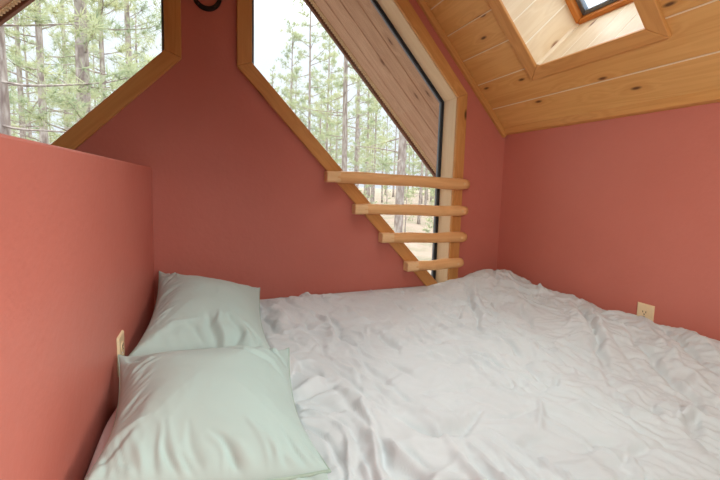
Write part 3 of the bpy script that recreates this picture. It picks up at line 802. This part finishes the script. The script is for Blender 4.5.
for s in range(6):
    Ht = [15, 17, 13, 16, 14, 18][s]
    KINDS.append((trunk_mesh(s, Ht, .17), crown(s, Ht, [4.2, 4.8, 2.4, 4.4, 2.0, 5.2][s], [46, 44, 40, 48, 44, 46][s], [9, 8, 10, 9, 11, 8][s])))
def tree(x, y, kind, sc, rz, label, group=None, fat=1.0):
    root = empty('pine_tree', (x, y, terrain(x, y))); root.rotation_euler = (0, 0, rz); root.scale = (sc, sc, sc)
    t = bpy.data.objects.new('trunk', KINDS[kind][0]); COL.objects.link(t); t.parent = root; t.scale = (fat, fat, 1)
    b = bpy.data.objects.new('boughs', KINDS[kind][1]); COL.objects.link(b); b.parent = root
    return tag(root, label, 'tree', group)
# (slope x/y, distance y, kind, scale, trunk fatness, label)
LW, RW = 'in the left window', 'in the right window'
NEAR = [(-.405, 7.2, 0, 1.0, .75, 'pine tree at the far left edge of the left window, cut by the frame'),
        (-.368, 19, 1, .95, .85, 'slim pine tree second from the left in the left window'),
        (-.333, 14.6, 3, 1.0, .85, 'reddish grey pine tree third from the left in the left window'),
        (-.249, 10.4, 4, 1.0, 1.2, 'thickest grey pine trunk near the middle of the left window'),
        (-.216, 17.5, 2, 1.05, .95, 'straight pine tree just right of the thickest trunk in the left window'),
        (-.166, 21.5, 5, 1.0, 1.35, 'pine tree nearest the right side of the left window'),
        (.200, 23, 4, .9, .7, 'slim pine tree nearest the upright left side of the right window'),
        (.247, 19.5, 1, .95, .6, 'slim pine tree second from the left in the right window'),
        (.298, 27, 3, 1.0, .75, 'thin dark pine trunk third from the left in the right window'),
        (.348, 14.6, 5, 1.0, .8, 'grey pine trunk in the middle of the right window'),
        (.388, 24, 1, 1.0, 1.1, 'reddish pine trunk just right of the middle one in the right window'),
        (.441, 30, 0, 1.0, .75, 'slim pine tree between the reddish trunk and the broad right-hand one'),
        (.532, 10.4, 3, 1.0, .95, 'broad grey pine trunk at the right of the right window, behind the rungs'),
        (.600, 28, 2, 1.0, .8, 'pine tree farthest right behind the window rungs')]
for i, (sl, y, k, sc, fat, lab) in enumerate(NEAR): tree(sl * y, y, k, sc, i * 1.7, lab, None, fat)
R3 = random.Random(11); nfar = 0; spots = [(q[0] * q[1], q[1]) for q in NEAR]
while nfar < 100:
    y = R3.uniform(24, 75); sl = R3.uniform(-.7, .9)
    if any(math.hypot(sl * y - p, y - q) < 4.7 for p, q in spots): continue
    spots.append((sl * y, y))
    tree(sl * y, y, R3.randrange(6), R3.uniform(.8, 1.2), R3.uniform(0, 6.28), 'distant slender pine standing deep in the pale woods beyond the windows', 'distant pines deep in the woods', R3.uniform(.8, 1.2)); nfar += 1

n_young = 0
while n_young < 25:
    y = R3.uniform(12, 40); sl = R3.uniform(-.6, .8)
    if any(math.hypot(sl * y - p, y - q) < 3.3 for p, q in spots): continue
    spots.append((sl * y, y)); n_young += 1
    tree(sl * y, y, R3.choice((2, 4)), R3.uniform(.30, .45), R3.uniform(0, 6.28), 'short young pine growing low between the tall trunks beyond the windows', 'young pines between the tall trunks', 1.0)

# ------------------------------------------------------------------ light
w = bpy.data.worlds.new('sky'); scene.world = w; w.use_nodes = True; nt = w.node_tree; nt.nodes.clear()
tc = nt.nodes.new('ShaderNodeTexCoord'); sp = nt.nodes.new('ShaderNodeSeparateXYZ'); cr = nt.nodes.new('ShaderNodeValToRGB'); bg = nt.nodes.new('ShaderNodeBackground'); ow = nt.nodes.new('ShaderNodeOutputWorld')
nt.links.new(tc.outputs['Generated'], sp.inputs[0]); nt.links.new(sp.outputs[2], cr.inputs[0]); nt.links.new(cr.outputs[0], bg.inputs[0]); nt.links.new(bg.outputs[0], ow.inputs[0])
SKYS = 7.0
e = cr.color_ramp.elements
for q, (p, c) in zip([e[0], e[1], e.new(.5), e.new(.3)], [(0, (.13, .135, .145, 1)), (1, (.96, .98, 1, 1)), (.62, (.55, .57, .60, 1)), (.36, (.165, .172, .185, 1))]): q.position = p; q.color = c
bg.inputs[1].default_value = SKYS
def area(name, loc, rot, sx, sy, power, col):
    L = bpy.data.lights.new(name, 'AREA'); L.shape = 'RECTANGLE'; L.size = sx; L.size_y = sy; L.energy = power; L.color = col
    o = bpy.data.objects.new(name, L); COL.objects.link(o); o.location = loc; o.rotation_euler = rot; return o
def aim(o, tgt): o.rotation_euler = (Vector(tgt) - o.location).to_track_quat('-Z', 'Y').to_euler()
def fill_light(name, loc, tgt, size, spread, power, col):  # unseen square area light aimed at a target, used as fill
    o = area(name, loc, (0, 0, 0), size, size, power, col); o.data.spread = spread
    o.rotation_euler = (Vector(tgt) - o.location).to_track_quat('-Z', 'Y').to_euler(); return o
fill_light('ridge_fill', (.5, .3, 2.3), (.7, 1, .3), .8, 1.7, 3.2, (.95, .97, 1))  # added fill under the ridge, no fixture hangs there
fill_light('gable_fill', (.75, .85, 2.2), (.6, .8, .3), .5, 1.5, 4.2, (.84, .99, 1))  # second overhead fill, added nearer the gable to light the bed
fill_light('partition_fill', (.75, -.75, 1.2), (-.25, .35, .65), .35, 1.2, 4.8, (.98, 1, .96))  # added light behind the camera, brightens the partition
fill_light('right_wall_fill', (-.05, -.75, 1.35), (1.76, .9, .85), .4, 1.4, 5.2, (.97, 1, .92))  # added to brighten the right wall, no real source there
fill_light('ceiling_fill', (.5, -.75, .72), (1.3, .9, 2.0), .4, 1.8, 1.7, (1, .86, .66))  # warm fill added to lift the sloped ceiling
S_ = bpy.data.lights.new('hazy_sun', 'SUN'); S_.energy = 1.9; S_.angle = math.radians(32); S_.color = (1, .98, .95)
so = bpy.data.objects.new('hazy_sun', S_); COL.objects.link(so); so.location = (3, 8, 8); so.rotation_euler = Vector((-.35, -1, -.75)).to_track_quat('-Z', 'Y').to_euler()
# ------------------------------------------------------------------ camera
def look():
    cam = bpy.data.cameras.new('camera'); o = bpy.data.objects.new('camera', cam); COL.objects.link(o)
    f, yaw, pit, rol, sy = 372.4, .381881, .0931256, .0291756, -19.71
    cy, s_, cp, sp_ = math.cos(yaw), math.sin(yaw), math.cos(pit), math.sin(pit)
    fw = Vector((s_ * cp, cy * cp, -sp_)); rt = Vector((cy, -s_, 0)); up = rt.cross(fw)
    c, s = math.cos(rol), math.sin(rol); r = rt * c + up * s; u = up * c - rt * s
    o.matrix_world = Matrix(((r.x, u.x, -fw.x, 0), (r.y, u.y, -fw.y, 0), (r.z, u.z, -fw.z, CAMZ), (0, 0, 0, 1)))
    cam.sensor_fit = 'HORIZONTAL'; cam.sensor_width = 36; cam.lens = f * 36 / 720; cam.shift_y = sy / 720; cam.clip_start = .01; cam.clip_end = 500
    scene.camera = o
look()
vs = scene.view_settings; scene.display_settings.display_device = 'sRGB'
vs.view_transform = 'Standard'; vs.look = 'None'; vs.exposure = 0.0; vs.gamma = 1.0; vs.use_curve_mapping = False
